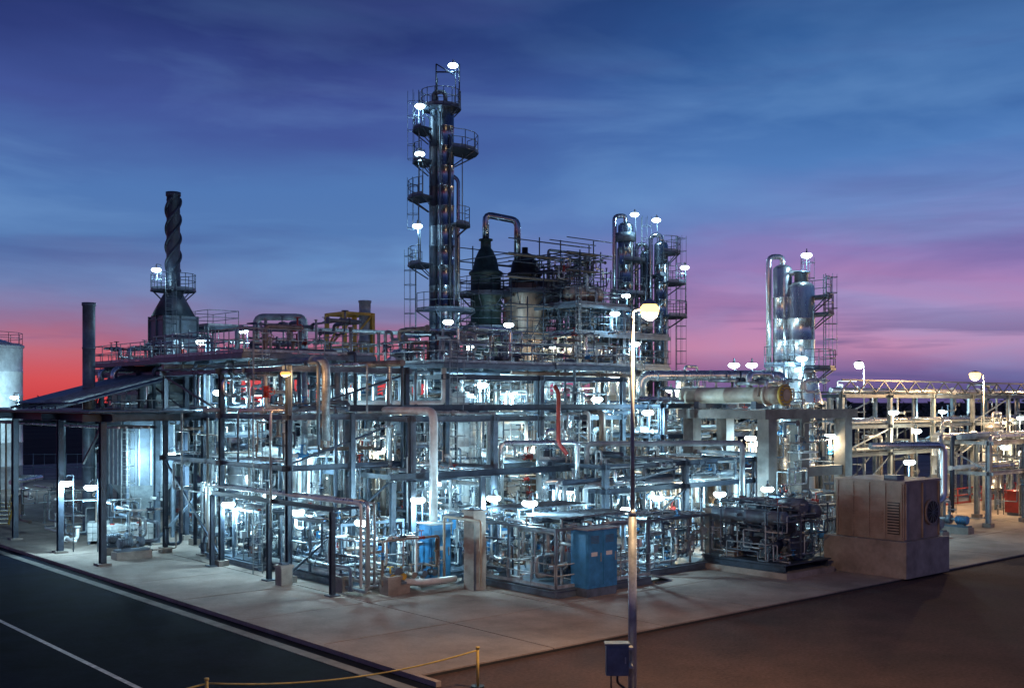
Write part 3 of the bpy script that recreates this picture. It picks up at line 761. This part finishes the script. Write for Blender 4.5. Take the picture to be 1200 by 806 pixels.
# ---------------------------------------------------------------- lamps
def light(parent, loc, e, col, r=.12):
    d = bpy.data.lights.new('lamp_light', 'POINT'); d.energy = e; d.color = col; d.shadow_soft_size = r
    o = bpy.data.objects.new('light_source', d); S.collection.objects.link(o); o.location = loc; o.parent = parent
WC = (.50, .84, 1.0); WW = (1.0, .78, .46)
def flood(X, Y, Z, base, e=440, lens=lampw, sz=.32, col=WC):
    s = B('floodlight', (X, Y, 0), ROT)
    pr = [(sz*math.sin(math.radians(t)), Z-sz*.5*math.cos(math.radians(t))) for t in (5, 30, 55, 80, 95, 115, 135)]
    s.lathe((0, 0, 0), pr, lens, 16)
    s.lathe((0, 0, 0), [(sz*.70, Z+sz*.345), (sz*.5, Z+sz*.42), (.06, Z+sz*.5), (.05, Z+sz*.8)], galv, 12)
    s.pipe([(0, 0, Z+sz*.6), (0, 0, Z+.38), (.45, .3, Z+.38), (.45, .3, base)], .03, mid, 6)
    o = s.done(); light(o, (0, 0, Z-sz*.5-.2), e, col)
L = [(-13.7, 52, 7.9, 7), (-11.9, 52, 7.9, 7), (-17.9, 58, 4.7, .1), (-16.9, 58, 4.6, .1), (-21.7, 54, 3.5, .1), (-20.5, 54, 3.3, .1), (-9.5, 50, 5.0, .1), (-6.4, 54, 5.1, 4.4),
     (-5.2, 54, 5.1, 4.4), (-2.0, 58, 5.1, 4.5), (-.9, 58, 5.05, 4.5), (1.8, 58, 5.1, 4.5), (2.6, 52, 3.3, .1), (-3.9, 46, 3.4, .1), (-3.4, 52, 3.6, .1), (-.8, 48, 3.3, .1),
     (.7, 44, 3.45, .4), (-5.8, 43, 2.8, .1), (-9.1, 47, 2.8, .1), (-12.8, 50, 2.85, .1), (-11.8, 54, 2.9, .1), (-9.6, 58, 3.5, .1), (7.1, 54, 2.8, .1), (8.2, 56, 3.6, .1),
     (10.3, 55, 2.9, .1), (12.9, 60, 5.5, 4.2), (17.2, 60, 5.6, .1), (12.4, 62, 9.5, 7.4), (13.4, 62, 9.5, 7.4), (-.2, 68.5, 12.2, 9.4), (-3.8, 66, 12.2, 9.4), (5.8, 62, 8.9, 7),
     (7.7, 75, 14.6, 13.6), (4.6, 60, 7.6, 6.8), (4.9, 47, 2.9, .1), (12.2, 53, 3.3, .1), (23.4, 68, 6.8, .1), (7.1, 58, 6.9, .1), (33, 85, 6.7, .1), (39, 85, 6.2, .1),
     (27, 74, 5.5, .1), (-15, 66, 6.5, .1), (-7, 66, 7.5, .1), (3, 68, 7.5, .1), (10, 70, 8.2, .1), (-22.5, 66, 4.8, .1), (-18.5, 66, 11, 9.5), (16.4, 62.8, 9.9, .1),
     (32, 72, 4.5, .1), (21.5, 60, 4.2, .1), (38, 78, 4.5, .1), (0, 62, 8, 6.8), (-1.5, 55, 8.3, 6.8), (-17.2, 71, 12, 9.5),
     (-8.0, 54, 8.0, 6.9), (-14.5, 58, 3.2, .1), (6.5, 70, 13, 11.8), (2.5, 70, 11, 9.8), (8, 72, 11.2, 9.8), (14.5, 66, 5, .1), (-2.5, 64, 10.6, 9.3)]  # later entries include extra floods added inside the racks to brighten the interior
warm = {7, 11, 23, 26, 31, 36, 39, 40, 44, 48, 50, 57, 59}
for i, l in enumerate(L): flood(*l, e=470 if l[2] < 9.4 else 280, col=WW if i in warm else WC)
flood(-40.4, 90, 7.8, .1, 1300)
for X, Y, Z, bs in ((-5.75, 69.3, 25.9, 24.6), (-3.7, 69.5, 28.5, 26), (-5.75, 69.2, 22.9, 20.5), (-5.9, 69.2, 18.4, 16.1), (8.75, 79.2, 20.8, 17.6), (10.3, 79.2, 20.4, 18.2), (17.0, 64, 15.9, 13.6), (-23.6, 73.6, 16.2, 15), (12.3, 79, 17, 13.6)):
    flood(X, Y, Z, bs, 130)
flood(-9.1, 44.6, 8.6, .1, 160, lampo, .22, (1, .5, .2))

def street(X, Y, H, e, arm=.42, col=(1, .60, .28), rad=.16, lens=lampy):
    s = B('street_lamp', (X, Y, 0))
    s.box((0, 0, .04), (.45, .45, .1), galv)
    s.cyl((0, 0, .05), (0, 0, 4.7), .105, galv, 12); s.cyl((0, 0, 4.7), (0, 0, 4.85), .105, galv, 12, .06)
    s.cyl((0, 0, 4.85), (0, 0, H-.2), .055, galv, 10, .04)
    s.pipe([(0, 0, H-.25), (0, 0, H-.02), (arm*.7, 0, H+.05)], .035, galv, 8)
    s.lathe((arm, 0, 0), [(rad*.3, H-.17*rad/.16), (rad*.8, H-.12*rad/.16), (rad, H-.03), (rad, H+.06), (rad*.7, H+.13)], lens, 16)
    s.lathe((arm, 0, 0), [(rad*.8, H+.131), (rad*.6, H+.2), (.05, H+.26)], galv, 16)
    o = s.done(); light(o, (arm, 0, H-.45), e, col, .15); return o
street(2.93, 27, 9.72, 3600, rad=.23)
street(31.9, 75, 9.3, 3600, -.6, rad=.38)
street(23.8, 75, 10.0, 500, -.35, (.8, .95, 1), .3, lampw)
street(47, 92, 9.5, 2400, -.6, rad=.3)
street(36, 66, 8.5, 1800, -.6, rad=.3)
s = B('junction_box', (2.93, 26.8, 0))
s.bx(-.68, -.14, -.32, -.02, .95, 1.68, mid); s.bx(-.71, -.11, -.35, .0, 1.681, 1.72, mid); s.bx(-.64, -.18, -.345, -.322, 1.0, 1.62, mid)
s.bx(-.24, -.21, -.37, -.346, 1.25, 1.4, galv); s.pipe([(-.4, -.15, .95), (-.4, -.15, .75), (-.1, -.1, .5), (-.1, -.1, .0)], .03, blk)
for z in (1.1, 1.55): s.bx(-.139, -.02, -.2, .17, z, z+.05, galv)
s.pipe([(-.55, -.15, .95), (-.55, -.15, .6), (-.2, -.12, .45)], .02, blk)
s.done()

s = B('rope_barrier')
for x, y in ((-.9, 29.1), (-7.1, 25.8), (-12.4, 23.6)):
    s.cyl((x, y, 0), (x, y, 1.02), .04, rope, 10); s.cyl((x, y, 0), (x, y, .05), .18, blk, 14); s.cyl((x, y, 1.02), (x, y, 1.07), .055, rope, 10)
def sag(p, q, d):
    p = Vector(p); q = Vector(q); return [p.lerp(q, t/14)-Vector((0, 0, d*4*(t/14)*(1-t/14))) for t in range(15)]
s.sweep(sag((-.9, 29.1, .98), (-7.1, 25.8, .95), .3), .022, rope, 6); s.sweep(sag((-7.1, 25.8, .95), (-12.4, 23.6, .95), .3), .022, rope, 6)
s.done()

s = B('fire_hose_box', (32.8, 72.2, 0), ROT)
s.bx(-.6, .6, -.45, .45, .3, 1.6, red); s.bx(-.65, .65, -.5, .5, 1.6, 1.7, red); s.bx(-.5, .5, -.48, -.452, .4, 1.5, red)
for x in (-.45, .45): s.bx(x-.04, x+.04, -.35, .35, .1, .298, mid)
s.done()
s = B('safety_barrier', (34.5, 82, 0), ROT)
s.rail([(-5, 0, .1), (6, 0, .1)], 1.1, red, 1.6, .05); s.done()
s = B('security_fence', (-48, 104, 0), .1)
for i in range(60):
    x = -30+i; s.cyl((x, 0, 0), (x, 0, 2.6), .05 if i % 3 == 0 else .02, mid, 5)
for z in (.2, 1.3, 2.5): s.cyl((-30, 0, z), (29, 0, z), .03, mid, 5)
s.done()
s = B('access_stair', (-30.5, 66, 0), .2)
for k in range(6): s.bx(-.5, .5, k*.28, k*.28+.27, .2+k*.22, .24+k*.22, yel)
for x in (-.52, .52): s.ob((x, 0, .2), (x, 1.7, 1.55), .05, .2, yel); s.rail([(x, 0, .3), (x, 1.7, 1.6)], 1, yel, .8)
s.done()

# ---------------------------------------------------------------- sky
w = bpy.data.worlds.new('World'); S.world = w; w.use_nodes = True
n = w.node_tree.nodes; l = w.node_tree.links; bg = n['Background']
tc = n.new('ShaderNodeTexCoord'); sp = n.new('ShaderNodeSeparateXYZ'); l.new(tc.outputs['Generated'], sp.inputs[0])
def lin(c): return tuple(((v/255)/12.92 if v/255 <= .04045 else ((v/255+.055)/1.055)**2.4) for v in c)
def ramp(stops):
    r = n.new('ShaderNodeValToRGB'); e = r.color_ramp.elements
    while len(e) < len(stops): e.new(.5)
    for k, (p, c) in enumerate(stops): e[k].position = p; e[k].color = (*lin(c), 1)
    return r
rl_ = ramp([(0, (206, 66, 70)), (.018, (212, 80, 86)), (.040, (196, 98, 112)), (.065, (150, 108, 145)), (.095, (106, 118, 168)), (.13, (84, 122, 178)), (.18, (78, 118, 178)), (.245, (64, 84, 152)), (.31, (42, 58, 120)), (.37, (28, 46, 100)), (.8, (14, 24, 62))])
rr_ = ramp([(0, (92, 82, 132)), (.022, (118, 98, 152)), (.048, (196, 138, 176)), (.08, (182, 134, 182)), (.115, (146, 124, 184)), (.155, (104, 124, 186)), (.20, (80, 124, 186)), (.27, (52, 98, 160)), (.36, (32, 68, 124)), (.8, (15, 28, 68))])
mr = n.new('ShaderNodeMapRange'); mr.inputs['From Min'].default_value = -.14; mr.inputs['From Max'].default_value = .26
mr.interpolation_type = 'SMOOTHSTEP'
mp = n.new('ShaderNodeMapping'); mp.inputs['Scale'].default_value = (2.2, 1.2, 8); mp.inputs['Rotation'].default_value = (0, .22, 0)
l.new(tc.outputs['Generated'], mp.inputs[0])
n1 = n.new('ShaderNodeTexNoise'); n1.inputs['Scale'].default_value = 1.6; n1.inputs['Detail'].default_value = 6; n1.inputs['Roughness'].default_value = .5; n1.inputs['Distortion'].default_value = .3
l.new(mp.outputs[0], n1.inputs['Vector'])
def math_(op, a, b, c=None):
    m = n.new('ShaderNodeMath'); m.operation = op
    for i, v in enumerate((a, b, c)):
        if v is None: continue
        if isinstance(v, (int, float)): m.inputs[i].default_value = v
        else: l.new(v, m.inputs[i])
    return m.outputs[0]
off = math_('MULTIPLY', math_('SUBTRACT', n1.outputs[0], .5), .12)
zz = math_('ADD', sp.outputs['Z'], math_('MULTIPLY', off, math_('MINIMUM', math_('MULTIPLY', sp.outputs['Z'], 5), 1.0)))
l.new(zz, rl_.inputs[0]); l.new(zz, rr_.inputs[0]); l.new(sp.outputs['X'], mr.inputs[0])
mx = n.new('ShaderNodeMix'); mx.data_type = 'RGBA'; l.new(mr.outputs[0], mx.inputs[0]); l.new(rl_.outputs[0], mx.inputs[6]); l.new(rr_.outputs[0], mx.inputs[7])
def clouds(scale, rot, ns, lo, hi, amt, col, prev, zlim=None, dist=.4):
    mp2 = n.new('ShaderNodeMapping'); mp2.inputs['Scale'].default_value = scale; mp2.inputs['Rotation'].default_value = (0, rot, 0)
    l.new(tc.outputs['Generated'], mp2.inputs[0])
    n2 = n.new('ShaderNodeTexNoise'); n2.inputs['Scale'].default_value = ns; n2.inputs['Detail'].default_value = 7; n2.inputs['Roughness'].default_value = .52; n2.inputs['Distortion'].default_value = dist
    l.new(mp2.outputs[0], n2.inputs['Vector'])
    cr = n.new('ShaderNodeMapRange'); cr.inputs['From Min'].default_value = lo; cr.inputs['From Max'].default_value = hi; l.new(n2.outputs[0], cr.inputs[0])
    cr.inputs['To Max'].default_value = amt; f = cr.outputs[0]
    if zlim:
        zr = n.new('ShaderNodeMapRange'); zr.interpolation_type = 'SMOOTHSTEP'
        zr.inputs['From Min'].default_value = zlim[0]; zr.inputs['From Max'].default_value = zlim[1]
        zr.inputs['To Min'].default_value = 1; zr.inputs['To Max'].default_value = zlim[2]; l.new(sp.outputs['Z'], zr.inputs[0])
        f = math_('MULTIPLY', f, zr.outputs[0])
    m2 = n.new('ShaderNodeMix'); m2.data_type = 'RGBA'; l.new(f, m2.inputs[0]); l.new(prev, m2.inputs[6]); m2.inputs[7].default_value = (*lin(col), 1)
    return m2.outputs[2]
def low_fade(lo, hi, a, b_):
    pass
c1 = clouds((2.0, 2.0, 9), .30, 1.5, .46, .70, .50, (118, 162, 214), mx.outputs[2], (.20, .34, .3))
c1 = clouds((2.4, 2.0, 17), -.10, 1.2, .50, .70, .42, (62, 70, 134), c1, (.2, .34, .8))
c2 = clouds((2.2, 2.0, 34), .04, 1.4, .52, .61, .75, (86, 84, 136), c1, (.04, .095, 0), .2)
redm = n.new('ShaderNodeMix'); redm.data_type = 'RGBA'
zr = n.new('ShaderNodeMapRange'); zr.interpolation_type = 'SMOOTHSTEP'; zr.inputs['From Min'].default_value = .02; zr.inputs['From Max'].default_value = .075
l.new(sp.outputs['Z'], zr.inputs[0])
keep = math_('MAXIMUM', zr.outputs[0], mr.outputs[0])
l.new(keep, redm.inputs[0]); l.new(mx.outputs[2], redm.inputs[6]); l.new(c2, redm.inputs[7])
sky = n.new('ShaderNodeTexSky'); sky.sky_type = 'NISHITA'; sky.sun_disc = False; sky.sun_elevation = math.radians(-3); sky.sun_rotation = math.radians(-30)
mx3 = n.new('ShaderNodeMix'); mx3.data_type = 'RGBA'; mx3.blend_type = 'ADD'; mx3.inputs[0].default_value = .02
l.new(redm.outputs[2], mx3.inputs[6]); l.new(sky.outputs[0], mx3.inputs[7])
l.new(mx3.outputs[2], bg.inputs[0]); bg.inputs[1].default_value = 1.0

cam = bpy.data.cameras.new('camera'); co = bpy.data.objects.new('camera', cam); S.collection.objects.link(co)
co.location = (0, 0, 7.5); co.rotation_euler = (math.radians(90), 0, 0)
cam.sensor_width = 36; cam.lens = 39; cam.shift_y = .0558; cam.clip_end = 8000
S.camera = co
print('objs', len(bpy.data.objects), 'faces', sum(len(m.polygons) for m in bpy.data.meshes))
